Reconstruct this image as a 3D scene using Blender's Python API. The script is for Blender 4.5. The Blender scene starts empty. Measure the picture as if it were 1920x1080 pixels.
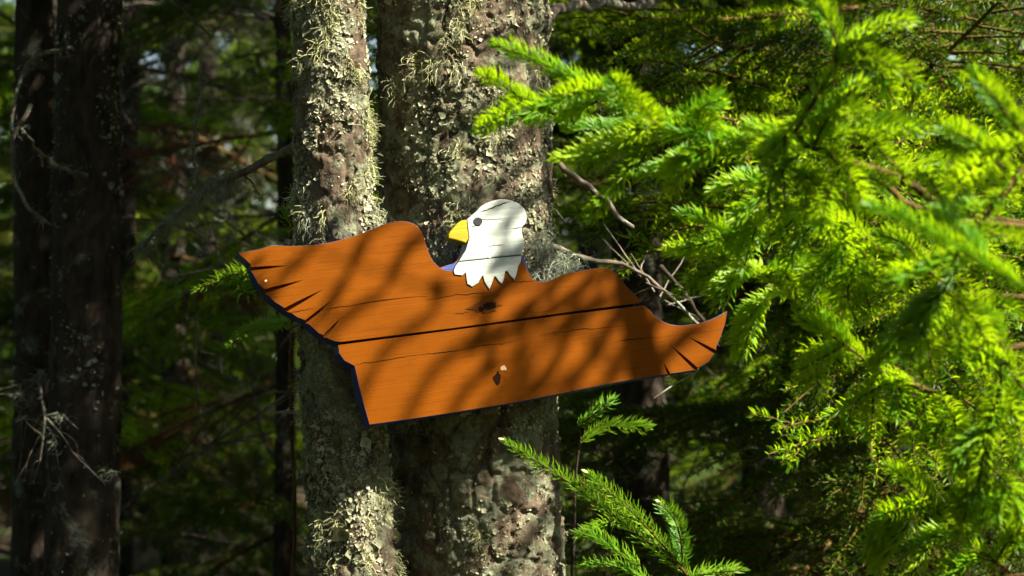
import bpy, math, random
import numpy as np
from mathutils import Vector, Matrix, Euler

# ------------------------------------------------------------------ camera, sky, sun, exposure
scn = bpy.context.scene
COL = scn.collection
CAMZ = 1.6
cam_d = bpy.data.cameras.new('camera')
cam = bpy.data.objects.new('camera', cam_d); COL.objects.link(cam)
cam.location = (0, 0, CAMZ); cam.rotation_euler = (math.radians(90), 0, 0)
cam_d.sensor_width = 24; cam_d.lens = 50; cam_d.clip_start = 0.05; cam_d.clip_end = 2000
cam_d.dof.use_dof = True; cam_d.dof.focus_distance = 3.98; cam_d.dof.aperture_fstop = 3.1
cam_d.dof.aperture_blades = 7
scn.camera = cam

SUN = Vector((0.56, -0.37, 0.74)).normalized()          # towards the sun
wd = bpy.data.worlds.new('World'); scn.world = wd; wd.use_nodes = True
nt = wd.node_tree; nt.nodes.clear()
sky = nt.nodes.new('ShaderNodeTexSky'); sky.sky_type = 'NISHITA'; sky.sun_disc = False
sky.sun_elevation = math.asin(SUN.z); sky.sun_rotation = math.atan2(SUN.x, SUN.y)
bg = nt.nodes.new('ShaderNodeBackground'); bg.inputs['Strength'].default_value = 0.05
wo = nt.nodes.new('ShaderNodeOutputWorld')
nt.links.new(sky.outputs[0], bg.inputs[0]); nt.links.new(bg.outputs[0], wo.inputs[0])
sl = bpy.data.lights.new('sun', 'SUN'); sl.energy = 5.0; sl.angle = math.radians(0.65); sl.color = (1.0, 0.94, 0.82)
sun = bpy.data.objects.new('sun', sl); COL.objects.link(sun); sun.location = (4, -3, 8)
sun.rotation_euler = SUN.to_track_quat('Z', 'Y').to_euler()
scn.view_settings.view_transform = 'Standard'; scn.view_settings.look = 'None'
scn.view_settings.exposure = 1.8; scn.view_settings.gamma = 1; scn.view_settings.use_curve_mapping = False
scn.render.engine = 'CYCLES'
scn.cycles.use_denoising = True
scn.cycles.adaptive_threshold = 0.04
scn.cycles.max_bounces = 4; scn.cycles.diffuse_bounces = 2; scn.cycles.glossy_bounces = 2
scn.cycles.transmission_bounces = 4; scn.cycles.transparent_max_bounces = 4
scn.cycles.sample_clamp_indirect = 4

R = np.random.default_rng(7)
rnd = random.Random(11)

def P(px, py, y):                                        # photograph pixel + distance -> point in the place
    return np.array([(px - 960) / 4000.0 * y, y, CAMZ + (540 - py) / 4000.0 * y])

# ------------------------------------------------------------------ noise
def hsh(i, j, k, s=0):
    n = (i.astype(np.int64) * 374761393 + j.astype(np.int64) * 668265263 + k.astype(np.int64) * 2147483647 + s * 974711) & 0xFFFFFFFF
    n = ((n ^ (n >> 13)) * 1274126177) & 0xFFFFFFFF
    n = ((n ^ (n >> 16)) * 2246822519) & 0xFFFFFFFF
    return ((n ^ (n >> 15)) & 0xFFFFFF) / float(0xFFFFFF)
def vn(p, s=0):
    f = np.floor(p); t = p - f; t = t * t * (3 - 2 * t); f = f.astype(np.int64)
    o = 0
    for a in (0, 1):
        for b in (0, 1):
            for c in (0, 1):
                w = (t[:, 0] if a else 1 - t[:, 0]) * (t[:, 1] if b else 1 - t[:, 1]) * (t[:, 2] if c else 1 - t[:, 2])
                o = o + w * hsh(f[:, 0] + a, f[:, 1] + b, f[:, 2] + c, s)
    return o
def fbm(p, oct=4, s=0):
    o = 0; a = 0.5
    for k in range(oct):
        o = o + a * vn(p * 2 ** k, s + k); a *= 0.5
    return o
def sstep(a, b, x):
    t = np.clip((x - a) / (b - a), 0, 1); return t * t * (3 - 2 * t)

# ------------------------------------------------------------------ mesh building
class MB:
    def __init__(s): s.V = []; s.F = []; s.M = []; s.n = 0
    def add(s, V, F, m=0):
        V = np.asarray(V, float).reshape(-1, 3); F = np.asarray(F, np.int64)
        s.V.append(V); s.F.append(F + s.n); s.M.append(np.full(len(F), m)); s.n += len(V)
        return s
    def mesh(s, name, mats, smooth=True):
        me = bpy.data.meshes.new(name)
        V = np.concatenate(s.V)
        sizes = np.concatenate([np.full(len(F), F.shape[1]) for F in s.F])
        loops = np.concatenate([F.ravel() for F in s.F])
        me.vertices.add(len(V)); me.vertices.foreach_set('co', V.ravel())
        me.loops.add(len(loops)); me.loops.foreach_set('vertex_index', loops.astype(np.int32))
        me.polygons.add(len(sizes))
        me.polygons.foreach_set('loop_start', np.concatenate([[0], np.cumsum(sizes)[:-1]]).astype(np.int32))
        me.polygons.foreach_set('material_index', np.concatenate(s.M).astype(np.int32))
        me.polygons.foreach_set('use_smooth', np.full(len(sizes), bool(smooth)))
        for m in (mats if isinstance(mats, (list, tuple)) else [mats]): me.materials.append(m)
        me.update(calc_edges=True)
        return me
    def build(s, name, mats, parent=None, smooth=True):
        return link(name, s.mesh(name, mats, smooth), parent)

def link(name, me, parent=None):
    o = bpy.data.objects.new(name, me); COL.objects.link(o)
    if parent is not None:
        o.parent = parent
        if parent.type == 'EMPTY' or True:
            o.matrix_parent_inverse = world_of(parent).inverted()
    return o
def world_of(o):
    m = o.matrix_basis.copy()
    if o.parent: m = world_of(o.parent) @ o.matrix_parent_inverse @ m
    return m
def thing(name, label, cat, loc, group=None):
    o = bpy.data.objects.new(name, None); COL.objects.link(o); o.location = loc
    o.empty_display_size = 0.1
    o['label'] = label; o['category'] = cat
    if group: o['group'] = group
    return o

def spline(pts, n):                                      # Catmull-Rom
    p = np.asarray(pts, float)
    if len(p) == 2:
        t = np.linspace(0, 1, n)[:, None]; return p[0] * (1 - t) + p[1] * t
    q = np.vstack([2 * p[0] - p[1], p, 2 * p[-1] - p[-2]])
    u = np.linspace(0, len(p) - 1, n); i = np.minimum(u.astype(int), len(p) - 2); t = (u - i)[:, None]
    a, b, c, d = q[i], q[i + 1], q[i + 2], q[i + 3]
    return 0.5 * ((2 * b) + (-a + c) * t + (2 * a - 5 * b + 4 * c - d) * t ** 2 + (-a + 3 * b - 3 * c + d) * t ** 3)
def frames(A):
    T = np.gradient(A, axis=0); T /= np.linalg.norm(T, axis=1)[:, None] + 1e-9
    up = np.where(np.abs(T[:, 2:3]) > 0.95, np.array([[0, 1.0, 0]]), np.array([[0, 0, 1.0]]))
    B = np.cross(T, up); B /= np.linalg.norm(B, axis=1)[:, None] + 1e-9
    N = np.cross(B, T)
    return T, N, B
def tube(mb, A, r, sides=6, mat=0, rough=0, seed=0):
    A = np.asarray(A, float); n = len(A); r = np.broadcast_to(np.asarray(r, float), (n,)) if np.ndim(r) else np.full(n, r)
    T, N, B = frames(A)
    th = np.linspace(0, 2 * np.pi, sides, endpoint=False)
    ring = np.cos(th)[None, :, None] * N[:, None] + np.sin(th)[None, :, None] * B[:, None]
    rr = r[:, None, None] * np.ones((1, sides, 1))
    if rough:
        g = np.random.default_rng(seed); rr = rr * (1 + rough * g.normal(size=(n, sides, 1)))
    V = (A[:, None] + ring * rr).reshape(-1, 3)
    i = np.arange(n - 1)[:, None] * sides; j = np.arange(sides)[None]; k = (j + 1) % sides
    F = np.stack([i + j, i + k, i + sides + k, i + sides + j], -1).reshape(-1, 4)
    mb.add(V, F, mat)
    mb.add(np.vstack([A[-1] + T[-1] * r[-1], V[-sides:]]), np.stack([np.zeros(sides, int), 1 + j[0], 1 + k[0]], -1)[:, [0, 1, 2]], mat)

def needles(mb, A, dens, ln, wd, ang=52, lo=0.0, hi=1.0, up=0.3, flat=0.0, mat=0, full=True, g=None, taper=True):
    """needles set round the twig axis A; flat = how much they comb into two side rows"""
    g = g or R
    seg = np.linalg.norm(np.diff(A, axis=0), axis=1); L = seg.sum(); n = max(6, int(dens * L * (hi - lo)))
    t = np.sort(g.uniform(lo, hi, n)); cum = np.concatenate([[0], np.cumsum(seg)]) / L
    pos = np.stack([np.interp(t, cum, A[:, k]) for k in range(3)], -1)
    T0, N0, B0 = frames(A)
    T = np.stack([np.interp(t, cum, T0[:, k]) for k in range(3)], -1)
    N = np.stack([np.interp(t, cum, N0[:, k]) for k in range(3)], -1)
    B = np.stack([np.interp(t, cum, B0[:, k]) for k in range(3)], -1)
    ph = np.arange(n) * 2.39996 + g.normal(0, 0.25, n)
    cx, cy = np.cos(ph), np.sin(ph)                      # N (up), B (side)
    cx = cx * (1 - flat); cx = np.where(cx < 0, cx * 0.55, cx)
    q = np.hypot(cx, cy) + 1e-6; cx, cy = cx / q, cy / q
    a = np.radians(ang + g.normal(0, 9, n)); a = a * (1 - 0.45 * sstep(0.88, 1.0, t))
    D = np.cos(a)[:, None] * T + np.sin(a)[:, None] * (cx[:, None] * N + cy[:, None] * B)
    D = D + np.array([0, 0, up]) * np.sin(a)[:, None]; D /= np.linalg.norm(D, axis=1)[:, None]
    l = ln * g.uniform(0.78, 1.12, n)
    if taper: l = l * (0.6 + 0.4 * sstep(0, 0.12, t)) * (1 - 0.35 * sstep(0.8, 1.0, t))
    S = np.cross(D, T); S /= np.linalg.norm(S, axis=1)[:, None] + 1e-9
    U = np.cross(S, D)
    w = wd * g.uniform(0.85, 1.15, n)
    bend = U * (l * 0.10)[:, None]
    base = pos; tip = pos + D * l[:, None] + bend * 0.4; mid = pos + D * (l * 0.55)[:, None] - bend
    if full:
        V = np.stack([base, mid + S * w[:, None] * .5, mid + U * w[:, None] * .3, mid - S * w[:, None] * .5, tip], 1)
        f = np.array([[0, 1, 2], [0, 2, 3], [4, 2, 1], [4, 3, 2]])   # a folded open blade
        k = 5
    else:
        V = np.stack([base, mid + S * w[:, None] * .5, tip, mid - S * w[:, None] * .5], 1)
        f = np.array([[0, 1, 2], [0, 2, 3]]); k = 4
    F = (np.arange(n)[:, None, None] * k + f[None]).reshape(-1, 3)
    mb.add(V.reshape(-1, 3), F, mat)

# ------------------------------------------------------------------ materials
def mat(name, base=(0.5, 0.5, 0.5), rough=0.8, spec=0.3):
    m = bpy.data.materials.new(name); m.use_nodes = True
    b = m.node_tree.nodes['Principled BSDF']
    b.inputs['Base Color'].default_value = (*base, 1); b.inputs['Roughness'].default_value = rough
    b.inputs['Specular IOR Level'].default_value = spec
    return m
def nd(m, t, **kw):
    n = m.node_tree.nodes.new(t)
    for k, v in kw.items():
        if k in n.inputs: n.inputs[k].default_value = v
        else: setattr(n, k, v)
    return n
def ln(m, a, b): m.node_tree.links.new(a, b)
def bsdf(m): return m.node_tree.nodes['Principled BSDF']
def ramp(m, fac, stops):
    r = nd(m, 'ShaderNodeValToRGB'); e = r.color_ramp.elements
    while len(e) < len(stops): e.new(0.5)
    for el, (p, c) in zip(e, stops): el.position = p; el.color = (*c, 1)
    ln(m, fac, r.inputs[0]); return r.outputs[0]
def noise(m, vec, scale, detail=5, rough=0.6, dist=0.0):
    n = nd(m, 'ShaderNodeTexNoise', Scale=scale, Detail=detail, Roughness=rough, Distortion=dist)
    ln(m, vec, n.inputs['Vector']); return n.outputs['Fac']
def coord(m, scale=(1, 1, 1), rot=(0, 0, 0), out='Object'):
    c = nd(m, 'ShaderNodeTexCoord'); mp = nd(m, 'ShaderNodeMapping', Scale=scale, Rotation=rot)
    ln(m, c.outputs[out], mp.inputs['Vector']); return mp.outputs[0]
def bump(m, h, strength=0.5, dist=0.002):
    b = nd(m, 'ShaderNodeBump', Strength=strength, Distance=dist); ln(m, h, b.inputs['Height'])
    ln(m, b.outputs[0], bsdf(m).inputs['Normal'])
def mixc(m, fac, a, b, mode='MIX'):
    x = nd(m, 'ShaderNodeMix', data_type='RGBA', blend_type=mode)
    if isinstance(fac, float): x.inputs[0].default_value = fac
    else: ln(m, fac, x.inputs[0])
    for s, v in ((6, a), (7, b)):
        if isinstance(v, tuple): x.inputs[s].default_value = (*v, 1)
        else: ln(m, v, x.inputs[s])
    return x.outputs[2]

def leaf_mat(name, stops, trans, tw=0.4, rough=0.42, spec=0.35, vscale=26):
    m = mat(name, rough=rough, spec=spec)
    v = coord(m); f = noise(m, v, vscale, 2)
    oi = nd(m, 'ShaderNodeObjectInfo'); ad = nd(m, 'ShaderNodeMath', operation='ADD')
    ml = nd(m, 'ShaderNodeMath', operation='MULTIPLY_ADD'); ml.inputs[1].default_value = 0.45; ml.inputs[2].default_value = -0.22
    ln(m, oi.outputs['Random'], ml.inputs[0]); ln(m, ml.outputs[0], ad.inputs[0]); ln(m, f, ad.inputs[1])
    c = ramp(m, ad.outputs[0], stops); ln(m, c, bsdf(m).inputs['Base Color'])
    t = nd(m, 'ShaderNodeBsdfTranslucent'); tc = mixc(m, 0.75, c, trans); ln(m, tc, t.inputs['Color'])
    x = nd(m, 'ShaderNodeMixShader'); x.inputs[0].default_value = tw
    out = m.node_tree.nodes['Material Output']
    ln(m, bsdf(m).outputs[0], x.inputs[1]); ln(m, t.outputs[0], x.inputs[2]); ln(m, x.outputs[0], out.inputs['Surface'])
    return m
M = {}
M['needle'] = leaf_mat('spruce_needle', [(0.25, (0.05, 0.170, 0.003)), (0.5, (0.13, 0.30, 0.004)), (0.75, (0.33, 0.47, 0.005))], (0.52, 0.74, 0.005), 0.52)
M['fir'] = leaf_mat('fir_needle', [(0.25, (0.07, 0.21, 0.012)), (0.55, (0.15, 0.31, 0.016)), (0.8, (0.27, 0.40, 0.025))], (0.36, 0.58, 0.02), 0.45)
M['far'] = leaf_mat('shade_toned_needle', [(0.25, (0.014, 0.042, 0.005)), (0.5, (0.03, 0.072, 0.006)), (0.78, (0.085, 0.145, 0.008))], (0.24, 0.37, 0.010), 0.35, vscale=9)  # darker copy of the spruce needle: forest shade put into the colour
M['rust'] = leaf_mat('dead_needle', [(0.25, (0.12, 0.035, 0.012)), (0.8, (0.26, 0.09, 0.03))], (0.3, 0.1, 0.03), 0.25)

def bark_mat(name, dark, mid, lich, amount):
    m = mat(name, rough=0.9, spec=0.15)
    v = coord(m); a = noise(m, coord(m, (1, 1, 0.35)), 34, 5, 0.65); b = noise(m, v, 130, 4, 0.7)
    c = ramp(m, a, [(0.30, dark), (0.52, mid), (0.72, tuple(x * 1.5 for x in mid))])
    p = noise(m, v, 11, 5, 0.75, 0.6)
    pf = ramp(m, p, [(amount, (0, 0, 0)), (amount + 0.06, (1, 1, 1))])
    fine = ramp(m, b, [(0.35, (0.25, 0.25, 0.25)), (0.6, (1, 1, 1))])
    fac = nd(m, 'ShaderNodeMath', operation='MULTIPLY'); ln(m, pf, fac.inputs[0]); ln(m, fine, fac.inputs[1])
    lc = ramp(m, noise(m, v, 23, 3), [(0.35, lich), (0.65, tuple(x * y for x, y in zip(lich, (0.75, 0.85, 0.8))))])
    col = mixc(m, fac.outputs[0], c, lc); ln(m, col, bsdf(m).inputs['Base Color'])
    s = nd(m, 'ShaderNodeMath', operation='ADD'); ln(m, a, s.inputs[0]); ln(m, b, s.inputs[1])
    bump(m, s.outputs[0], 0.9, 0.004)
    return m
M['bark'] = bark_mat('spruce_bark', (0.030, 0.020, 0.012), (0.125, 0.090, 0.058), (0.23, 0.235, 0.145), 0.485)
M['bark_dark'] = bark_mat('shade_toned_bark', (0.012, 0.009, 0.006), (0.045, 0.034, 0.024), (0.16, 0.17, 0.13), 0.58)  # near-black tone carries the shade of the wood in the bark colour
M['twig'] = bark_mat('dead_twig', (0.05, 0.04, 0.028), (0.15, 0.12, 0.09), (0.30, 0.31, 0.23), 0.52)
M['deadwood'] = bark_mat('dead_wood', (0.03, 0.024, 0.017), (0.10, 0.082, 0.06), (0.17, 0.18, 0.13), 0.55)
M['stem'] = bark_mat('green_stem', (0.035, 0.020, 0.008), (0.10, 0.058, 0.018), (0.12, 0.09, 0.03), 0.7)
def lichen_mat(name, stops, sc=45):
    m = mat(name, rough=0.95, spec=0.1)
    ln(m, ramp(m, noise(m, coord(m), sc, 4), stops), bsdf(m).inputs['Base Color']); return m
M['lichen'] = lichen_mat('leafy_lichen', [(0.3, (0.08, 0.085, 0.05)), (0.5, (0.30, 0.30, 0.18)), (0.7, (0.60, 0.57, 0.38))], 16)
M['beard'] = lichen_mat('beard_lichen', [(0.3, (0.30, 0.32, 0.12)), (0.5, (0.46, 0.46, 0.22)), (0.7, (0.56, 0.56, 0.36))], 30)
M['greybeard'] = lichen_mat('grey_beard_lichen', [(0.3, (0.13, 0.15, 0.10)), (0.7, (0.30, 0.32, 0.22))], 30)
M['bud'] = mat('pale_bud', (0.55, 0.50, 0.20), 0.5, 0.3)

# ------------------------------------------------------------------ ground
gm = mat('forest_floor', rough=0.95, spec=0.1)
v = coord(gm)
gc = ramp(gm, noise(gm, v, 2.2, 9, 0.7), [(0.3, (0.03, 0.022, 0.012)), (0.5, (0.04, 0.03, 0.016)), (0.62, (0.03, 0.05, 0.012)), (0.75, (0.06, 0.09, 0.025))])
ln(gm, gc, bsdf(gm).inputs['Base Color']); bump(gm, noise(gm, v, 30, 6), 1.0, 0.03)
def ground_z(x, y):
    p = np.stack([x * 0.35, y * 0.35, x * 0], -1)
    far = sstep(60, 150, np.hypot(x, y))
    return (fbm(p, 3, 40) - 0.45) * 0.55 * (1 - far) - 0.03 + 0.035 * np.clip(y - 6, 0, 30) * (1 - far)
xs = np.concatenate([-np.geomspace(600, 9, 18), np.linspace(-8, 8, 65), np.geomspace(9, 600, 18)])
ys = np.concatenate([-np.geomspace(600, 5, 16), np.linspace(-4, 28, 110), np.geomspace(29, 600, 16)])
X, Y = np.meshgrid(xs, ys); Z = ground_z(X.ravel(), Y.ravel())
nx, ny = len(xs), len(ys)
i, j = np.meshgrid(np.arange(nx - 1), np.arange(ny - 1)); q = (j * nx + i).ravel()
g = MB().add(np.stack([X.ravel(), Y.ravel(), Z], -1), np.stack([q, q + 1, q + nx + 1, q + nx], -1)).build('ground', gm)
g['kind'] = 'structure'; g['label'] = 'dark forest floor of moss and fallen needles'
def gz(x, y): return float(ground_z(np.array([x]), np.array([y]))[0])

# ------------------------------------------------------------------ trunks with real bark relief
def bark_disp(th, z, r, cells, depth, seed):
    su = 2 * np.pi / cells; sv = 2 * np.pi * r / cells * 1.75
    p3 = np.stack([np.cos(th) * r, np.sin(th) * r, z], -1)
    wu = (fbm(p3 * 40, 4, seed) - 0.45) * 1.0; wv = (fbm(p3 * 30, 4, seed + 9) - 0.45) * 1.0
    u = th / su + wu; w = z / sv + wv
    iu, iv = np.floor(u).astype(int), np.floor(w).astype(int)
    f1 = np.full(len(u), 9.0); f2 = np.full(len(u), 9.0); hh = np.zeros(len(u))
    for a in (-1, 0, 1):
        for b in (-1, 0, 1):
            ci, cj = iu + a, iv + b; cm = np.mod(ci, cells)
            du = ci + hsh(cm, cj, cm * 0, seed) - u; dv = cj + hsh(cm, cj, cm * 0 + 5, seed) - w
            d = np.hypot(du, dv); h = hsh(cm, cj, cm * 0 + 11, seed)
            nearer = d < f1
            f2 = np.where(nearer, f1, np.minimum(f2, d)); hh = np.where(nearer, h, hh); f1 = np.minimum(f1, d)
    e = sstep(0.02, 0.22, f2 - f1)
    big = fbm(p3 * np.array([9, 9, 3.5]), 3, seed + 20) - 0.45
    fine = fbm(p3 * np.array([120, 120, 70]), 2, seed + 30) - 0.4
    med = fbm(p3 * np.array([45, 45, 75]), 3, seed + 44) - 0.45
    return depth * (e * (0.45 + 0.9 * hh) - 0.6) + big * depth * 2.0 + fine * depth * 1.1 + med * depth * 1.5

class Trunk:
    def __init__(s, pts, radii, cells=16, depth=0.007, seed=1):
        s.z = np.array([p[2] for p in pts]); s.p = np.array(pts, float); s.r = np.array(radii, float)
        s.cells, s.depth, s.seed = cells, depth, seed; s.rm = float(np.interp(1.6, s.z, s.r))
    def at(s, th, z):
        cx = np.interp(z, s.z, s.p[:, 0]); cy = np.interp(z, s.z, s.p[:, 1]); r = np.interp(z, s.z, s.r)
        d = bark_disp(th, z, s.rm, s.cells, s.depth, s.seed) * np.clip(r / s.rm, 0.2, 1.3)
        d = d + r * 0.06 * np.sin(2 * th + z * 0.8 + s.seed) + r * 0.04 * np.sin(3 * th - z * 1.3)
        rr = r + d
        return np.stack([cx + np.cos(th) * rr, cy + np.sin(th) * rr, z], -1)
    def mesh(s, mb, cols, fine, step, coarse=0.08):
        z0, z1 = s.z[0], s.z[-1]
        zz = np.concatenate([np.arange(z0, fine[0], coarse), np.arange(fine[0], fine[1], step), np.arange(fine[1], z1, 0.12), [z1]])
        zz = np.unique(np.clip(zz, z0, z1))
        th = np.linspace(0, 2 * np.pi, cols, endpoint=False)
        TH, ZZ = np.meshgrid(th, zz); V = s.at(TH.ravel(), ZZ.ravel())
        i = np.arange(len(zz) - 1)[:, None] * cols; j = np.arange(cols)[None]; k = (j + 1) % cols
        mb.add(V, np.stack([i + j, i + k, i + cols + k, i + cols + j], -1).reshape(-1, 4), 0)

def flakes(mb, tr, n, zr, mask, size, seed):
    g = np.random.default_rng(seed)
    th = g.uniform(0, 2 * np.pi, n); z = g.uniform(*zr, n)
    keep = mask(th, z) > g.uniform(0, 1, n); th, z = th[keep], z[keep]; n = len(th)
    p = tr.at(th, z); nrm = np.stack([np.cos(th), np.sin(th), g.normal(0, 0.3, n)], -1) + g.normal(0, 0.45, (n, 3))
    nrm /= np.linalg.norm(nrm, axis=1)[:, None]
    a = np.cross(nrm, g.normal(size=(n, 3))); a /= np.linalg.norm(a, axis=1)[:, None]; b = np.cross(nrm, a)
    sz = size * g.lognormal(0, 0.55, n)
    k = 4; ph = np.linspace(0, 2 * np.pi, k, endpoint=False)
    rr = sz[:, None] * g.uniform(0.5, 1.2, (n, k))
    ring = p[:, None] + rr[..., None] * (np.cos(ph)[None, :, None] * a[:, None] + np.sin(ph)[None, :, None] * b[:, None]) + nrm[:, None] * (sz[:, None] * g.uniform(0.1, 0.9, (n, k)))[..., None]
    V = np.concatenate([(p + nrm * 0.0005)[:, None], ring], 1).reshape(-1, 3)
    f = np.array([[0, 1 + i, 1 + (i + 1) % k] for i in range(k)])
    mb.add(V, (np.arange(n)[:, None, None] * (k + 1) + f[None]).reshape(-1, 3))
def strands(mb, base, out, g, length, width=0.0007, hang=0.6, segs=6, mat=0):
    """curly hair-like lichen strands from points base, leaving along out"""
    n = len(base); l = length * g.uniform(0.4, 1.3, n); st = (l / segs)[:, None]
    d = out + g.normal(0, 0.55, (n, 3)); d /= np.linalg.norm(d, axis=1)[:, None]
    p = base.copy(); pts = [p.copy()]
    for k in range(segs):
        d = d + g.normal(0, 0.38, (n, 3)) + np.array([0, 0, -hang * 0.35]); d /= np.linalg.norm(d, axis=1)[:, None]
        p = p + d * st; pts.append(p.copy())
    Q = np.stack(pts, 1); side = g.normal(size=(n, 1, 3)); side /= np.linalg.norm(side, axis=2)[..., None]
    w = width * np.linspace(1, 0.35, segs + 1)[None, :, None]
    V = np.stack([Q + side * w, Q - side * w], 2).reshape(-1, 3)
    m = (segs + 1) * 2; f = np.array([[2 * k, 2 * k + 1, 2 * k + 3, 2 * k + 2] for k in range(segs)])
    mb.add(V, (np.arange(n)[:, None, None] * m + f[None]).reshape(-1, 4), mat)
def beard_on_trunk(mb, tr, tufts, per, zr, mask, length, seed, hang=0.5, mat=0):
    g = np.random.default_rng(seed)
    th = g.uniform(0, 2 * np.pi, tufts); z = g.uniform(*zr, tufts); keep = mask(th, z) > g.uniform(0, 1, tufts)
    th, z = th[keep], z[keep]
    th = np.repeat(th, per) + g.normal(0, 0.045, len(th) * per); z = np.repeat(z, per) + g.normal(0, 0.013, len(z) * per)
    strands(mb, tr.at(th, z), np.stack([np.cos(th), np.sin(th), th * 0], -1), g, length, hang=hang, mat=mat)

# ------------------------------------------------------------------ bough prefabs (mesh data shared between many boughs)
def bough_mesh(name, seed, length=1.0, dens=620, nl=0.020, nw=0.0022, tw=15, rust=False, spread=0.42, droop=0.22, ang=(42, 66), sub=1.0):
    g = np.random.default_rng(seed); mb = MB()
    t = np.linspace(0, 1, 14)
    A = np.stack([t * length, 0.05 * np.sin(t * 3 + seed), -droop * t ** 1.6 + 0.12 * t ** 4], -1)
    tube(mb, A, np.linspace(0.009, 0.0025, 14) * length, 5, 1)
    needles(mb, A, dens * 0.8, nl, nw, lo=0.35, up=0.2, full=False, g=g)
    for k in range(tw):
        for s in (-1, 1):
            u = 0.14 + 0.80 * (k + 0.5 * (s > 0) + g.uniform(-.2, .2)) / tw
            b = np.array([np.interp(u, t, A[:, c]) for c in range(3)])
            L = length * spread * (1 - u) ** 0.55 * g.uniform(0.65, 1.1) + 0.06
            a = math.radians(g.uniform(*ang)) * s
            d = np.array([math.cos(a), math.sin(a), g.uniform(-0.35, 0.12)])
            tt = np.linspace(0, 1, 7)[:, None]
            C = b + d * tt * L + np.array([0.25 * L, 0, -0.16 * L]) * tt ** 2
            tube(mb, C, np.linspace(0.0032, 0.0014, 7), 4, 1)
            needles(mb, C, dens, nl, nw, lo=0.06, up=0.25, full=False, g=g)
            for q in range(int(L / 0.075)):
                for s2 in (-1, 1):
                    if g.uniform() < 0.25 or g.uniform() > sub: continue
                    u2 = 0.18 + 0.7 * g.uniform(); b2 = np.array([np.interp(u2, tt[:, 0], C[:, c]) for c in range(3)])
                    a2 = a + math.radians(g.uniform(38, 62)) * s2; L2 = L * (0.48 - 0.3 * u2) * g.uniform(0.7, 1.2) + 0.02
                    d2 = np.array([math.cos(a2), math.sin(a2), g.uniform(-0.4, 0.1)])
                    t2 = np.linspace(0, 1, 5)[:, None]; C2 = b2 + d2 * t2 * L2 + np.array([0, 0, -0.12 * L2]) * t2 ** 2
                    tube(mb, C2, np.linspace(0.002, 0.001, 5), 3, 1)
                    needles(mb, C2, dens, nl, nw, up=0.25, full=False, g=g)
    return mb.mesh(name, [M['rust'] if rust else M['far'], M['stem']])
def dead_mesh(name, seed, length=1.0):
    g = np.random.default_rng(seed); mb = MB()
    def grow(b, d, L, r, lev):
        n = 9; A = [b]; p = b.copy()
        for k in range(n - 1):
            d = d + g.normal(0, 0.11, 3); d[2] -= 0.02; d /= np.linalg.norm(d); p = p + d * L / (n - 1); A.append(p.copy())
        A = np.array(A); tube(mb, A, np.linspace(r, r * 0.3, n), 5 if lev == 0 else 4, 0, 0.08, seed)
        if lev < 2:
            for q in range(9 if lev == 0 else 4):
                u = g.integers(1, n - 1); dd = d + g.normal(0, 0.75, 3); dd /= np.linalg.norm(dd)
                grow(A[u], dd, L * g.uniform(0.2, 0.45), r * 0.42, lev + 1)
        if lev == 0 or g.uniform() < 0.25:
            idx = g.integers(2, n, 26); strands(mb, A[idx] + g.normal(0, 0.004, (26, 3)), np.tile([0, 0, -0.3], (26, 1)), g, 0.035, 0.0012, 0.7, 4, 1)
    grow(np.zeros(3), np.array([1.0, 0, -0.1]), length, 0.007, 0)
    return mb.mesh(name, [M['deadwood'], M['greybeard']])
kw = dict(dens=330, nw=0.0036, nl=0.022, tw=11)
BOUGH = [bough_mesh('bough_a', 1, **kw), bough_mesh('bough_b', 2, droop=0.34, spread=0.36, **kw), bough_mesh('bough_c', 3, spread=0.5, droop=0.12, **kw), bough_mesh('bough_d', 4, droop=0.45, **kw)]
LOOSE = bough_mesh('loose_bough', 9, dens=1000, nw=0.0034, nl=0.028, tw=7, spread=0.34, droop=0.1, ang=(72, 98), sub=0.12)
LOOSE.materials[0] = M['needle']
CANOPY = [bough_mesh('canopy_a', 12, dens=220, nw=0.018, nl=0.045, tw=9, spread=0.5), bough_mesh('canopy_b', 13, dens=220, nw=0.018, nl=0.045, tw=9, spread=0.45, droop=0.35)]  # coarse wide-needled boughs shaped to block sky light, mostly in unseen crowns
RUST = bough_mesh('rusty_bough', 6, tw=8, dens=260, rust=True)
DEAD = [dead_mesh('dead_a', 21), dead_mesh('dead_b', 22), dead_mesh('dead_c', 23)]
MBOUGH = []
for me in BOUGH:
    c = me.copy(); c.materials[0] = M['needle']; MBOUGH.append(c)  # same boughs in the bright needle colour, painted as sunlit ones in the background

def place(name, me, parent, loc, az, pitch, sc, roll=0):
    o = link(name, me, parent)
    o.location = loc; o.rotation_euler = Euler((roll, pitch, az)); o.scale = (sc, sc, sc)
    return o

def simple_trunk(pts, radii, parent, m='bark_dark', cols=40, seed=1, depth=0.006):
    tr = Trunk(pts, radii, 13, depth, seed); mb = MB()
    tr.mesh(mb, cols, (0.3, 3.2), 0.022, 0.1); return tr, mb.build('trunk', M[m], parent)

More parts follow.
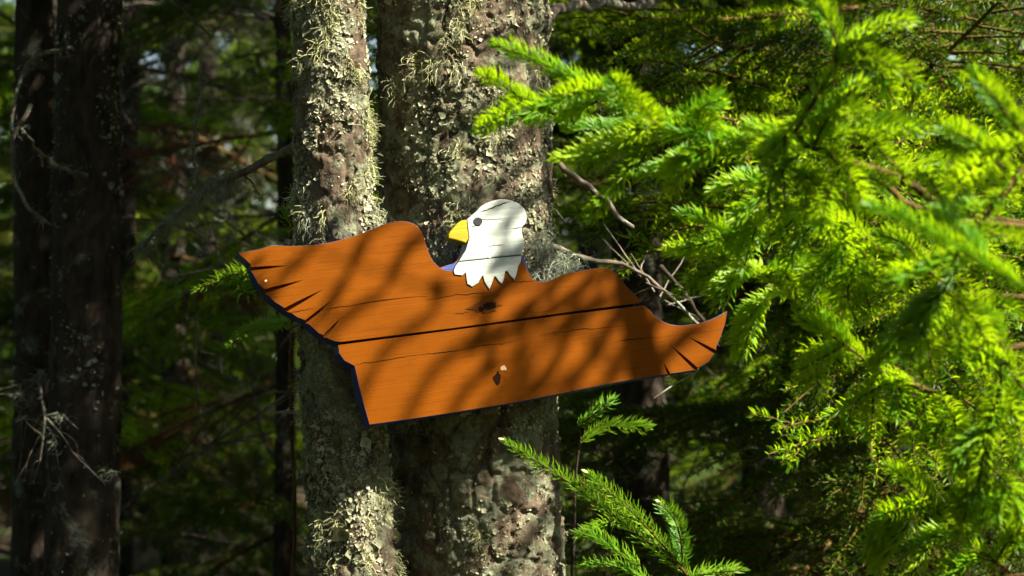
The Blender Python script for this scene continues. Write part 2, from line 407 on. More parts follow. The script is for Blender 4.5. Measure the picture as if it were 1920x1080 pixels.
def spruce(label, x, y, h, r, z0, nb, blen, seed, lean=(0, 0), dead=8, meshes=None, rust=0, skip=None, name='spruce_tree', zdead=(0.4, 3.0), stack=None):
    g = np.random.default_rng(seed); zb = gz(x, y)
    t = thing(name, label, 'tree', (x, y, zb), 'spruce trees of the forest')
    zs = np.linspace(-0.1, h, 7)
    pts = [(x + lean[0] * (z - 1.6) + 0.02 * math.sin(z + seed), y + lean[1] * z, zb + z) for z in zs]
    tr, _ = simple_trunk(pts, np.linspace(r * 1.12, 0.012, 7), t, seed=seed, cols=36 if y < 9 else 20)
    meshes = meshes or BOUGH + [MBOUGH[0]]  # the bright copy paints in sunlit glints
    for k in range(nb):
        u = (k + g.uniform(0, 1)) / nb; z = zb + z0 + (h - z0) * u ** 1.15
        az = k * 2.4 + g.uniform(-.5, .5); L = blen * (1 - 0.8 * u) * g.uniform(0.75, 1.2) + 0.12
        c = Vector((float(np.interp(z, tr.z, tr.p[:, 0])), float(np.interp(z, tr.z, tr.p[:, 1])), z))
        if skip and skip(c, az, L): continue
        me = RUST if g.uniform() < rust else meshes[int(g.integers(0, len(meshes)))]
        if c.z > 4.6 or y > 18: me = CANOPY[k % 2]; L *= 1.2
        place('bough', me, t, c, az, g.uniform(-0.25, 0.35), L, g.uniform(-.3, .3))
    for k in range(dead):
        z = zb + g.uniform(*zdead); az = g.uniform(0, 6.28)
        c = Vector((float(np.interp(z, tr.z, tr.p[:, 0])), float(np.interp(z, tr.z, tr.p[:, 1])), z))
        place('dead_branch', DEAD[k % 3], t, c, az, g.uniform(-0.5, 0.4), blen * g.uniform(0.5, 0.95), g.uniform(0, 6))
    return t, tr

exec_sections = True
# ------------------------------------------------------------------ the two trunks that carry the sign
thick = thing('spruce_tree', 'thick lichen-covered spruce trunk carrying the eagle sign', 'tree', (-0.09, 4.22, gz(-0.09, 4.22)), 'spruce trees of the forest')
b0, b1 = P(893, 1000, 4.21), P(868, 40, 4.21)
dx = (b1 - b0) / (b1[2] - b0[2])
TK = Trunk([b0 + dx * (z - b0[2]) for z in (-0.2, 0.3, 1.0, 2.2, 4, 7, 10)], [0.26, 0.20, 0.178, 0.174, 0.15, 0.09, 0.02], 25, 0.0085, 3)
mb = MB(); TK.mesh(mb, 330, (0.95, 2.25), 0.0036); mb.build('trunk', M['bark'], thick)
slim = thing('spruce_tree', 'slim sunlit spruce trunk crusted with pale lichen, left behind the sign', 'tree', (-0.31, 4.02, gz(-0.31, 4.02)), 'spruce trees of the forest')
SP = [(-0.2, P(668, 1080, 4.02)), (1.05, P(664, 1040, 4.02)), (1.5, P(641, 640, 4.02)), (1.85, P(627, 300, 4.02)), (2.2, P(614, 0, 4.02)), (4, P(560, -600, 4.02)), (7.5, P(520, -700, 4.02))]
TS = Trunk([(p[0], 4.02, z) for z, p in SP], [0.11, 0.080, 0.074, 0.070, 0.066, 0.05, 0.012], 11, 0.0065, 8)
mb = MB(); TS.mesh(mb, 150, (0.95, 2.25), 0.0042); mb.build('trunk', M['bark'], slim)

def nmask(tr, sc, lo, hi, seed, extra=None):
    def f(th, z):
        n = fbm(np.stack([np.cos(th) * tr.rm, np.sin(th) * tr.rm, z * 0.7], -1) * sc, 3, seed)
        m = 0.05 + 0.95 * sstep(lo + 0.02, hi - 0.03, n)
        return m * extra(th, z) if extra else m
    return f
FR = -np.pi / 2                                         # the side that faces the camera
left_bare = lambda th: 0.15 + 0.85 * sstep(-0.75, -0.35, np.cos(th))
up_only = lambda th, z: np.where(z > 1.45, 1.0, 0.30) * left_bare(th)
zr = (0.95, 2.25)
mb = MB(); flakes(mb, TK, 100000, zr, nmask(TK, 14, 0.36, 0.56, 50, up_only), 0.0021, 1)
mb.build('leafy_lichen', M['lichen'], thick)['kind'] = 'stuff'
mb = MB(); beard_on_trunk(mb, TK, 620, 60, zr, nmask(TK, 9, 0.40, 0.58, 61, lambda th, z: np.where(z > 1.6, 0.12 + np.exp(-((np.mod(th, 2 * np.pi) - 1.5 * np.pi + 0.1 - 0.35 * (z - 1.9)) / 0.3) ** 2), 0.06)), 0.03, 2)
mb.build('beard_lichen', M['beard'], thick)['kind'] = 'stuff'
mb = MB(); flakes(mb, TS, 48000, zr, nmask(TS, 14, 0.34, 0.50, 52), 0.0022, 3)
mb.build('leafy_lichen', M['lichen'], slim)['kind'] = 'stuff'
mb = MB(); beard_on_trunk(mb, TS, 260, 42, zr, nmask(TS, 9, 0.36, 0.56, 63), 0.028, 4)
mb.build('beard_lichen', M['beard'], slim)['kind'] = 'stuff'
# a grey tuft of beard lichen on the right flank, just above the sign's right wing
mb = MB(); gg = np.random.default_rng(5)
for (px, py, k, s) in ((1015, 455, 260, 0.022), (1050, 488, 260, 0.02), (1070, 500, 160, 0.02), (1030, 510, 120, 0.02), (600, 425, 300, 0.02), (585, 415, 200, 0.02), (690, 405, 240, 0.02)):
    c = P(px, py, 4.06 if px > 900 else 3.99); base = c + gg.normal(0, s * 0.6, (k, 3))
    strands(mb, base, gg.normal(size=(k, 3)) + np.array([0, 0, -0.5]), gg, 0.045 if px > 900 else 0.03, 0.0008, 0.8, 6)
mb.build('beard_tuft', M['greybeard'], thick)['kind'] = 'stuff'

def crown(t, tr, z0, z1, nb, blen, seed, skip=None):
    g = np.random.default_rng(seed)
    for k in range(nb):
        u = (k + g.uniform()) / nb; z = z0 + (z1 - z0) * u; az = k * 2.4 + g.uniform(-.4, .4)
        c = Vector((float(np.interp(z, tr.z, tr.p[:, 0])), float(np.interp(z, tr.z, tr.p[:, 1])), z)); L = blen * (1 - .75 * u) * g.uniform(.8, 1.2)
        if skip and skip(c, az, L): continue
        place('bough', BOUGH[k % 4] if c.z < 4 else CANOPY[k % 2], t, c, az, g.uniform(-0.2, 0.4), L, g.uniform(-.3, .3))
# the side towards the sun stays open so that the sign gets its light
def sunside(c, az, L): return math.cos(az - math.atan2(SUN.y, SUN.x)) > 0.55 and c.z < 6.5
crown(thick, TK, 3.0, 9.6, 40, 2.0, 71, sunside)
for az, z, L in ((0.55, 3.0, 1.5), (0.35, 3.35, 1.7), (0.8, 3.6, 1.8), (0.45, 2.86, 1.3), (0.7, 3.2, 1.6)):  # unseen boughs added to shade the left trunks and background
    place('bough', BOUGH[int(z * 10) % 4], thick, Vector((-0.1, 4.22, z)), az, 0.0, L)
crown(slim, TS, 3.0, 7.2, 20, 1.2, 72, sunside)

def branch(parent, pts, r0, r1, m='twig', name='dead_branch', n=16, rough=0.12, seed=1):
    A = spline(pts, n); g = np.random.default_rng(seed); A = A + g.normal(0, r0 * 0.35, A.shape)
    mb = MB(); tube(mb, A, np.linspace(r0, r1, n), 8, 0, rough, seed)
    return mb.build(name, M[m], parent), A
def beardy(parent, A, n, length, seed, m='greybeard', sp=0.006, hang=0.5):
    g = np.random.default_rng(seed); mb = MB(); i = g.uniform(0, len(A) - 1, n)
    base = np.stack([np.interp(i, np.arange(len(A)), A[:, c]) for c in range(3)], -1) + g.normal(0, sp, (n, 3))
    strands(mb, base, g.normal(size=(n, 3)), g, length, 0.001, hang, 5)
    o = mb.build('beard_lichen', M[m], parent); o['kind'] = 'stuff'; return o
# dead limb with grey beard that points down-left from the slim trunk
o, A = branch(slim, [P(585, 262, 4.2), P(530, 287, 4.3), P(440, 332, 4.42), P(385, 366, 4.5), P(320, 412, 4.6), P(255, 478, 4.7)], 0.011, 0.003, seed=2)
beardy(o, A[6:], 900, 0.045, 3)
o2, A2 = branch(slim, [P(385, 366, 4.5), P(371, 340, 4.5), P(362, 280, 4.48), P(372, 200, 4.46), P(380, 130, 4.45)], 0.0035, 0.0022, seed=4)
beardy(o2, A2, 350, 0.018, 5, sp=0.004)
o3, A3 = branch(slim, [P(450, 322, 4.42), P(475, 345, 4.40), P(490, 372, 4.38)], 0.003, 0.0015, n=8, seed=5); beardy(o3, A3, 90, 0.02, 6)
branch(slim, [P(590, -60, 4.3), P(480, -40, 4.5), P(320, 2, 4.7), P(352, 28, 4.72), P(395, 68, 4.75)][::-1][:3], 0.002, 0.003, n=8, seed=6)
branch(slim, [P(600, 800, 4.18), P(560, 775, 4.25), P(525, 772, 4.3), P(505, 766, 4.32)], 0.005, 0.0025, n=9, seed=7)
# dead limbs on the right of the thick trunk
branch(thick, [P(1000, 275, 4.2), P(1047, 310, 4.18), P(1120, 365, 4.14), P(1187, 428, 4.10)], 0.0075, 0.004, seed=8)
branch(thick, [P(980, 60, 4.3), P(1060, 18, 4.6), P(1140, 12, 4.8), P(1245, -4, 5.0), P(1350, -40, 5.2)], 0.014, 0.010, seed=9)
o, A = branch(thick, [P(1000, 450, 4.28), P(1090, 480, 4.3), P(1180, 500, 4.34), P(1260, 560, 4.4), P(1340, 640, 4.46)], 0.006, 0.003, seed=10)
for k in range(26):
    a = rnd.uniform(1150, 1340); b = rnd.uniform(470, 640); l = rnd.uniform(40, 130); an = rnd.uniform(0, 6.28)
    y = rnd.uniform(4.25, 4.6)
    if k < 10: branch(thick, [P(1180 + k * 8, 500 + k * 8, 4.36), P(1180 + k * 8 + math.cos(an) * l * .5, 500 + k * 8 + math.sin(an) * l * .5, y), P(1180 + k * 8 + math.cos(an) * l, 500 + k * 8 + math.sin(an) * l, y)], 0.0022, 0.0009, n=8, seed=30 + k, name='dead_twig')
branch(thick, [P(1240, 500, 4.45), P(1285, 555, 4.42), P(1325, 612, 4.4), P(1345, 650, 4.45)], 0.005, 0.003, 'bark_dark', seed=60)
branch(thick, [P(1330, 640, 4.3), P(1303, 694, 4.1), P(1268, 718, 4.06), P(1228, 746, 4.05)], 0.0028, 0.0014, n=10, seed=61, name='dead_twig')

# ------------------------------------------------------------------ the eagle sign
YAW, TILT = math.radians(17), math.radians(11)
S0 = Vector((-0.05, 3.955, 1.58))
sign = thing('eagle_sign', 'brown wooden flying eagle sign with white head and blue edges, nailed to the trunks', 'sign', S0)
sn = Vector((math.sin(YAW) * math.cos(TILT), -math.cos(YAW) * math.cos(TILT), math.sin(TILT)))     # face normal
su = Vector((math.cos(YAW), math.sin(YAW), 0)); sv = sn.cross(su) * 1.0
if sv.z < 0: sv = -sv
SM = Matrix((( su.x, sv.x, sn.x, S0.x), (su.y, sv.y, sn.y, S0.y), (su.z, sv.z, sn.z, S0.z), (0, 0, 0, 1)))
sign.matrix_basis = SM
CAMP = Vector((0, 0, CAMZ))
def sp(px, py):                                         # photograph pixel -> (u, v) on the sign's face
    d = Vector(P(px, py, 4.0)) - CAMP; t = (S0 - CAMP).dot(sn) / d.dot(sn); q = CAMP + d * t - S0
    return (q.dot(su), q.dot(sv))
def paint(name, base, rough, grain=0.5, spec=0.4, var=0.12, dark=(0.02, 0.01, 0.005), crack=True, chip=None, grime=0.46):
    m = mat(name, base, rough, spec)
    v = coord(m, (1, 1, 1), (0, 0, math.radians(-7)))
    st = nd(m, 'ShaderNodeMapping', Scale=(2.2, 55, 20)); ln(m, v, st.inputs[0])
    gn = noise(m, st.outputs[0], 3.0, 7, 0.65)
    st2 = nd(m, 'ShaderNodeMapping', Scale=(3.0, 160, 40)); ln(m, v, st2.inputs[0]); gf = noise(m, st2.outputs[0], 3.0, 4, 0.6)
    bl = noise(m, v, 9, 4, 0.6)
    lo = tuple(c * (1 - var) for c in base); hi = tuple(min(1, c * (1 + var)) for c in base)
    c = mixc(m, bl, lo, hi)
    c = mixc(m, ramp(m, gn, [(0.30, (1, 1, 1)), (0.36, (0, 0, 0))]), c, tuple(x * 0.62 for x in base))
    if crack:
        st3 = nd(m, 'ShaderNodeMapping', Scale=(1.3, 34, 10)); ln(m, v, st3.inputs[0]); cr = noise(m, st3.outputs[0], 2.1, 3, 0.5)
        c = mixc(m, ramp(m, cr, [(0.252, (1, 1, 1)), (0.262, (0, 0, 0))]), c, dark)
    c = mixc(m, ramp(m, gf, [(0.35, (0.35, 0.35, 0.35)), (0.6, (0, 0, 0))]), c, tuple(x * 0.7 for x in base))
    fade = noise(m, v, 5, 6, 0.7); c = mixc(m, ramp(m, fade, [(0.52, (0, 0, 0)), (0.72, (0.5, 0.5, 0.5))]), c, tuple(min(0.8, x * 1.3) for x in base))
    dirt = noise(m, st.outputs[0], 1.3, 6, 0.75); c = mixc(m, ramp(m, dirt, [(0.30, (0.5, 0.5, 0.5)), (grime, (0, 0, 0))]), c, tuple(x * 0.45 for x in base))
    if chip:
        cp = noise(m, v, 75, 5, 0.7); c = mixc(m, ramp(m, cp, [(0.27, (1, 1, 1)), (0.285, (0, 0, 0))]), c, chip)
    ln(m, c, bsdf(m).inputs['Base Color'])
    s = nd(m, 'ShaderNodeMath', operation='ADD'); ln(m, gn, s.inputs[0]); ln(m, gf, s.inputs[1])
    bump(m, s.outputs[0], grain, 0.0016)
    rr = nd(m, 'ShaderNodeMapRange'); rr.inputs[3].default_value = rough - 0.12; rr.inputs[4].default_value = rough + 0.15
    ln(m, bl, rr.inputs[0]); ln(m, rr.outputs[0], bsdf(m).inputs['Roughness'])
    return m
M['brown'] = paint('brown_paint', (0.150, 0.0385, 0.0), 0.45, 0.26, 0.03, 0.32, chip=(0.22, 0.09, 0.01))
M['white'] = paint('white_paint', (0.48, 0.505, 0.435), 0.6, 0.6, 0.15, 0.14, (0.10, 0.11, 0.10), chip=(0.30, 0.30, 0.25), grime=0.62)
M['blue'] = paint('blue_paint', (0.008, 0.030, 0.17), 0.45, 0.4, 0.4, 0.2, crack=False, chip=(0.3, 0.3, 0.3))
M['yellow'] = paint('yellow_paint', (0.38, 0.28, 0.007), 0.6, 0.5, 0.15, 0.25, crack=False, grime=0.6)
M['black'] = mat('black_paint', (0.006, 0.006, 0.007), 0.35, 0.4)
M['wood'] = paint('bare_wood', (0.10, 0.045, 0.018), 0.8, 0.6, 0.2, 0.3)
M['hole'] = mat('knot_wood', (0.014, 0.006, 0.003), 0.9, 0.02)
M['steel'] = mat('nail_steel', (0.55, 0.52, 0.46), 0.4, 0.5); bsdf(M['steel']).inputs['Metallic'].default_value = 0.7

import bmesh
def slab(name, outline, z_back, z_front, bev, mats, parent=sign, bevel_mat=0, inner=None):
    """outline (u, v) cut out of a board: front face material 0, rim and back material 1, edge rounded by bev"""
    bm = bmesh.new(); vs = [bm.verts.new((u, v, z_front)) for u, v in outline]
    f = bm.faces.new(vs); f.normal_update()
    if f.normal.z < 0: f.normal_flip()
    r = bmesh.ops.extrude_face_region(bm, geom=[f])
    low = [e for e in r['geom'] if isinstance(e, bmesh.types.BMVert)]
    # the extruded copy is the new front; the old face becomes the back
    for vtx in low: vtx.co.z = z_front
    for vtx in vs: vtx.co.z = z_back
    bm.faces.ensure_lookup_table(); bm.normal_update()
    bmesh.ops.recalc_face_normals(bm, faces=bm.faces[:])
    for fc in bm.faces: fc.material_index = 0 if fc.normal.z > 0.9 else 1
    if bev:
        fr = [fc for fc in bm.faces if fc.normal.z > 0.9][0]
        bmesh.ops.bevel(bm, geom=list(fr.edges), offset=bev, segments=2, profile=0.55, affect='EDGES', clamp_overlap=True, material=bevel_mat)
    if inner:                                           # the carved grooves are brown inside
        segs = [(Vector(inner[i]), Vector(inner[i + 1])) for i in range(len(inner) - 1) if i % 5 != 4]
        for fc in bm.faces:
            if fc.material_index == 1:
                c = fc.calc_center_median().xy
                for p, q in segs:
                    t = max(0, min(1, (c - p).dot(q - p) / (q - p).length_squared))
                    if (p + (q - p) * t - c).length < 0.003: fc.material_index = 0; break
    me = bpy.data.meshes.new(name); bm.to_mesh(me); bm.free()
    for m in mats: me.materials.append(m)
    o = bpy.data.objects.new(name, me); COL.objects.link(o); o.parent = parent
    return o
def dens(pts, n=None, closed=True):                     # px list -> rounder outline
    return [sp(*p) for p in pts]
TH = 0.042
NOTCH = []
def notch(a, b, w):                                     # cut from rim point b to inner end a, w wide at the rim (px)
    d = np.array([a[0] - b[0], a[1] - b[1]], float); L = np.hypot(*d); d /= L; n = np.array([-d[1], d[0]])
    b = np.array(b, float) - d * 2; m = b + d * L * 0.5
    NOTCH.extend([tuple(b + n * w * .5), tuple(m + n * w * .36), tuple(np.array(a, float)), tuple(m - n * w * .36), tuple(b - n * w * .5)])
    return [tuple(b + n * w * .5), tuple(m + n * w * .36), tuple(np.array(a, float)), tuple(m - n * w * .36), tuple(b - n * w * .5)]
def smooth_line(pts, n): return [tuple(p) for p in spline(np.array([(x, y, 0) for x, y in pts]), n)[:, :2]]
top_left = smooth_line([(447, 474), (470, 470), (488, 467), (509, 460), (540, 461), (592, 459), (642, 449), (684, 435), (714, 423), (735, 416), (762, 415), (782, 424), (793, 440), (800, 462), (809, 484), (820, 498), (833, 506), (852, 508)], 46)
top_right = smooth_line([(978, 486), (986, 500), (993, 515), (1003, 526), (1023, 528), (1040, 522), (1058, 514), (1084, 509), (1108, 504), (1129, 502), (1146, 506), (1160, 518), (1172, 534), (1194, 556), (1203, 566)], 34)
low_right = smooth_line([(1207, 572), (1218, 581), (1230, 594), (1246, 604), (1267, 610), (1294, 609), (1325, 602), (1348, 592), (1364, 583)], 24)
G = [((541, 498), (472, 504), 7), ((569, 525), (497, 546), 8), ((605, 543), (537, 580), 8), ((621, 564), (576, 602), 7), ((638, 597), (610, 629), 6)]
rim_l = [(634, 641)]
feath = [[(629, 640), (620, 637)], [(606, 628), (598, 625), (586, 614)], [(572, 600), (558, 595), (545, 586)], [(531, 576), (515, 566), (502, 553)], [(494, 541), (484, 532), (476, 516)], [(470, 496), (460, 486), (450, 478)]]
for k, f in enumerate(feath):
    rim_l += f
    if k < 5:
        nn = notch(*G[4 - k][:2], G[4 - k][2]); rim_l += nn if nn[0][1] > nn[-1][1] or True else nn[::-1]
def orient(rim, fe, grooves, flip):
    out = list(fe[0])
    for k, f in enumerate(fe[1:]):
        a, b, w = grooves[k]; nn = notch(a, b, w)
        if math.dist(nn[0], out[-1]) > math.dist(nn[-1], out[-1]): nn = nn[::-1]
        out += nn + list(f)
    return out
rim_left = orient(None, feath, G[::-1], False)
seam_l, seam_r = (631, 643), (1203, 570)
upper = top_left + [(862, 508), (920, 500), (968, 490)] + top_right + [(1199, 568), (1060, 586), (850, 615), (640, 641)] + rim_left
plain_l = [(634, 641)] + [p for f in feath for p in f]
lower_rim = orient(None, [[(1360, 606), (1352, 630), (1343, 652)], [(1338, 664), (1330, 678), (1310, 690)], [(1300, 694), (1275, 698), (1258, 700)], [(1250, 701)]],
                   [((1292, 632), (1340, 659), 7), ((1255, 645), (1306, 692), 7), ((1244, 680), (1254, 700), 5)], False)
lower = [(634, 647), (850, 619), (1060, 590), (1202, 573)] + low_right + lower_rim + [(1200, 709), (1140, 720), (1040, 740), (946, 758), (834, 776), (760, 787), (693, 796), (684, 765), (673, 722), (665, 686), (646, 676), (636, 662)]
lower_plain = [(634, 645), (850, 617), (1060, 588), (1202, 571)] + low_right + [(1360, 606), (1352, 630), (1341, 658), (1330, 678), (1306, 692), (1200, 709), (1040, 740), (834, 776), (693, 796), (684, 765), (673, 722), (665, 686), (646, 676), (636, 662)]
def uv(pts): return [sp(*p) for p in pts]
ub = slab('upper_board', uv(upper), -0.012, 0.0, 0.0026, [M['brown'], M['blue']], bevel_mat=1, inner=uv(NOTCH) + uv([(640, 641), (745, 628), (850, 615), (1060, 586), (1199, 568)]))
ub['label'] = 'upper brown plank with carved wing feathers'
# the plank's full thickness behind the carved grooves; its rim is blue
blue_fill = top_left[:-3] + [(824, 500), (840, 495), (853, 492), (866, 480), (985, 476), (992, 496)] + top_right[3:] + [(1200, 568), (1060, 587), (850, 616), (634, 643)] + [p for f in feath for p in f]
slab('upper_rim', uv(blue_fill), -TH, -0.0121, 0.0015, [M['brown'], M['blue']], ub)
slab('neck_gap', uv([(830, 500), (842, 495), (854, 492), (866, 484), (985, 478), (990, 494), (996, 518), (990, 524), (830, 515), (824, 504)]), -0.0119, -0.0100, 0.0008, [M['blue'], M['blue']], ub)
lb = slab('lower_board', uv(lower), -0.012, -0.0006, 0.0026, [M['brown'], M['blue']], bevel_mat=1, inner=uv(NOTCH) + uv([(634, 647), (745, 633), (850, 619), (1060, 590), (1202, 573)]))
lb['label'] = 'lower brown plank forming the tail and right wing'
slab('lower_rim', uv(lower_plain), -TH, -0.0121, 0.0015, [M['blue'], M['blue']], lb)
bb = slab('batten', uv([(640, 655), (1190, 582), (1188, 560), (638, 630)]), -TH - 0.012, -TH - 0.0005, 0, [M['wood'], M['wood']])
# head: its own piece of plank, then the painted neck feathers on the upper plank
head_px = smooth_line([(875, 412), (884, 404), (893, 397), (903, 386), (926, 376), (947, 374), (968, 380), (982, 391), (987, 405), (985, 419), (978, 427), (979, 440), (983, 455), (981, 468), (978, 478)], 34) + [(940, 481), (900, 486), (860, 490)] + [(866, 480), (872, 471), (876, 458), (879, 446)]
hd = slab('head', uv(head_px), -TH, 0.003, 0.002, [M['white'], M['white']]); hd['label'] = 'white painted eagle head facing left'
neck_px = [(859, 492), (900, 488), (940, 483), (977, 480), (976, 490), (971, 499), (968, 514), (964, 525), (956, 517), (950, 508), (946, 510), (944, 524), (941, 533), (934, 527), (929, 519), (926, 519), (922, 531), (917, 543), (908, 529), (905, 517), (902, 519), (896, 531), (885, 538), (876, 533), (874, 522), (873, 511), (866, 517), (852, 515), (850, 508), (854, 499)]
slab('neck_feathers', uv(neck_px), 0.0002, 0.0028, 0.0008, [M['white'], M['white']])
beak_px = smooth_line([(874.5, 412), (862, 415), (850, 427), (841, 439), (841, 447)], 10) + [(850, 449), (862, 452), (873, 456), (878.5, 447), (876, 430)]
bk = slab('beak', uv(beak_px), -0.022, 0.0025, 0.002, [M['yellow'], M['yellow']], hd)
eye = slab('eye', uv([(895 + 8.5 * math.cos(a), 416 + 8 * math.sin(a)) for a in np.linspace(0, 2 * math.pi, 18, endpoint=False)]), 0.0031, 0.0045, 0.0008, [M['black'], M['black']], hd)
def crack(pts, w, m, z, parent, name='crack'):
    p = np.array(smooth_line(pts, 14)); g = np.random.default_rng(int(pts[0][0])); p[1:-1] += g.normal(0, 0.7, p[1:-1].shape)
    t = np.gradient(p, axis=0); t /= np.linalg.norm(t, axis=1)[:, None]; n = np.stack([-t[:, 1], t[:, 0]], -1)
    ww = (w * np.sin(np.linspace(0.15, math.pi - 0.15, len(p))) * g.uniform(0.5, 1.2, len(p)))[:, None] * .5
    ol = [tuple(q) for q in p + n * ww] + [tuple(q) for q in (p - n * ww)[::-1]]
    return slab(name, uv(ol), z - 0.001, z, 0, [m, m], parent)
for pts, w in (([(898, 399), (920, 392), (940, 383), (957, 377)], 2.6), ([(876, 413), (900, 413), (940, 411)], 1.6), ([(905, 462), (930, 461), (945, 459)], 1.6), ([(882, 425), (900, 424)], 1.4), ([(960, 430), (978, 427)], 2)):
    crack(pts, w, M['hole'], 0.0034, hd)
for pts, w in (([(600, 582), (660, 572), (740, 560), (800, 556)], 1.8), ([(800, 562), (860, 553), (930, 548)], 1.6), ([(850, 590), (880, 585)], 1.5), ([(540, 588), (560, 583), (590, 577)], 1.4), ([(950, 530), (1000, 527)], 1.4)):
    crack(pts, w, M['hole'], 0.0004, ub)
for pts, w in (([(666, 684), (720, 675), (790, 664)], 2.0), ([(790, 665), (830, 661), (880, 655)], 1.6), ([(1010, 628), (1090, 618), (1180, 610)], 1.5), ([(880, 650), (960, 642)], 1.3), ([(1150, 640), (1230, 632)], 1.4)):
    crack(pts, w, M['hole'], -0.0002, lb)
def blob(cx, cy, rx, ry, rot, seed, n=18):
    g = np.random.default_rng(seed); a = np.linspace(0, 2 * math.pi, n, endpoint=False); r = 1 + 0.22 * g.normal(size=n) * 0.7
    x, y = rx * r * np.cos(a), ry * r * np.sin(a); c, s = math.cos(rot), math.sin(rot)
    return [(cx + c * p - s * q, cy + s * p + c * q) for p, q in zip(x, y)]
M['knotrim'] = paint('worn_knot', (0.085, 0.024, 0.002), 0.6, 0.6, 0.05, 0.2)
k1 = slab('knot', uv(blob(910, 576, 25, 13, -0.1, 3)), -0.001, 0.0012, 0.001, [M['knotrim'], M['knotrim']], ub)
slab('knot_hole', uv(blob(918, 574, 12, 7, -0.3, 4)), -0.001, 0.0017, 0, [M['hole'], M['hole']], k1)
slab('knot_hole', uv(blob(902, 580, 6, 4, 0.2, 9)), -0.001, 0.0016, 0, [M['hole'], M['hole']], k1)
k2 = slab('knot', uv(blob(933, 709, 7, 12, 0.12, 5)), -0.002, 0.0003, 0.0004, [M['hole'], M['hole']], lb)
slab('chip', uv(blob(944, 691, 5, 5, 0.0, 6, 9)), -0.002, 0.0005, 0.0004, [mat('raw_wood', (0.45, 0.27, 0.14), 0.8, 0.2)] * 2, lb)
for (px, py, r, pr, z) in ((498, 527, 2.4, ub, 0.0008), (917, 483, 2.6, hd, 0.0042)):
    slab('nail', uv([(px + r * math.cos(a), py + r * math.sin(a)) for a in np.linspace(0, 6.283, 10, endpoint=False)]), z - 0.001, z, 0.0003, [M['steel']] * 2, pr)

# ------------------------------------------------------------------ near spruce on the right (branch > shoot)
NS = Vector((1.45, 3.22, 0))
near = thing('young_spruce', 'bright yellow-green young spruce reaching in from the right edge', 'tree', (NS.x, NS.y, gz(NS.x, NS.y)), 'spruce trees of the forest')
simple_trunk([(NS.x, NS.y, -0.2), (NS.x, NS.y, 1.0), (NS.x + .01, NS.y, 2.2), (NS.x, NS.y + .02, 4.7)], [0.06, 0.052, 0.042, 0.006], near, cols=28, seed=31)
def shoot(parent, pts, dens_=1350, nl=0.027, nw=0.0045, up=0.28, m='needle', flat=0.0, ang=55, bud=False, r=0.0022, seed=0, name='shoot', stem='stem'):
    g = np.random.default_rng(seed + 100); L = np.linalg.norm(np.diff(np.array(pts), axis=0), axis=1).sum()
    A = spline(pts, max(8, int(L / 0.012))); mb = MB()
    tube(mb, A, np.linspace(r, r * 0.5, len(A)), 5, 1)
    needles(mb, A, dens_, nl, nw, ang, up=up, flat=flat, mat=0, g=g, hi=0.99)
    o = mb.build(name, [M[m], M[stem]], parent)
    if bud:
        T = A[-1] - A[-3]; T /= np.linalg.norm(T); B = A[-1] + T * np.linspace(-0.004, 0.013, 7)[:, None]
        mb = MB(); tube(mb, B, np.array([0.0015, 0.0032, 0.0042, 0.0042, 0.0036, 0.0022, 0.0006]), 7, 0); mb.build('bud', M['bud'], o)
    return o
SEED = [0]
def near_branch(wood, r0, r1, shoots, ext=True):
    """wood: (px, py, y) from trunk to tip; shoots: lists of (px, py, y) from base to tip"""
    w = [P(*p) for p in wood]
    if ext: w = [np.array([NS.x, NS.y, w[0][2] - 0.05 + 0.1 * rnd.random()])] + w
    SEED[0] += 1
    o, A = branch(near, w, r0 * 0.6, r1 * 0.8, 'stem', 'branch', 24, 0.06, SEED[0])
    mb = MB(); needles(mb, A[9:], 1500, 0.024, 0.003, up=0.3, g=np.random.default_rng(SEED[0])); mb.build('needles', M['needle'], o)
    for s in shoots:
        SEED[0] += 1; q = np.array([P(*p) for p in s]); shoot(o, q, seed=SEED[0])
        L = np.linalg.norm(q[-1] - q[0])
        if L < 0.07: continue
        T = (q[-1] - q[0]) / L; g = np.random.default_rng(SEED[0])
        for sd in (-1, 1):                              # side shoots, a little lower and farther back
            if g.uniform() < 0.25: continue
            u = g.uniform(0.15, 0.5); b = q[0] + (q[-1] - q[0]) * u if len(q) < 3 else spline(q, 20)[int(u * 19)]
            d = T * math.cos(0.85) + np.cross(T, [0, -0.75, 0.65]) * sd * math.sin(0.85) + np.array([0, 0.25, -0.22]); d /= np.linalg.norm(d)
            l = L * g.uniform(0.4, 0.62); SEED[0] += 1
            shoot(o, [b, b + d * l * .5, b + d * l + np.array([0, 0, -0.12 * l]) + T * l * .15], seed=SEED[0])
    return o, A
NB = []
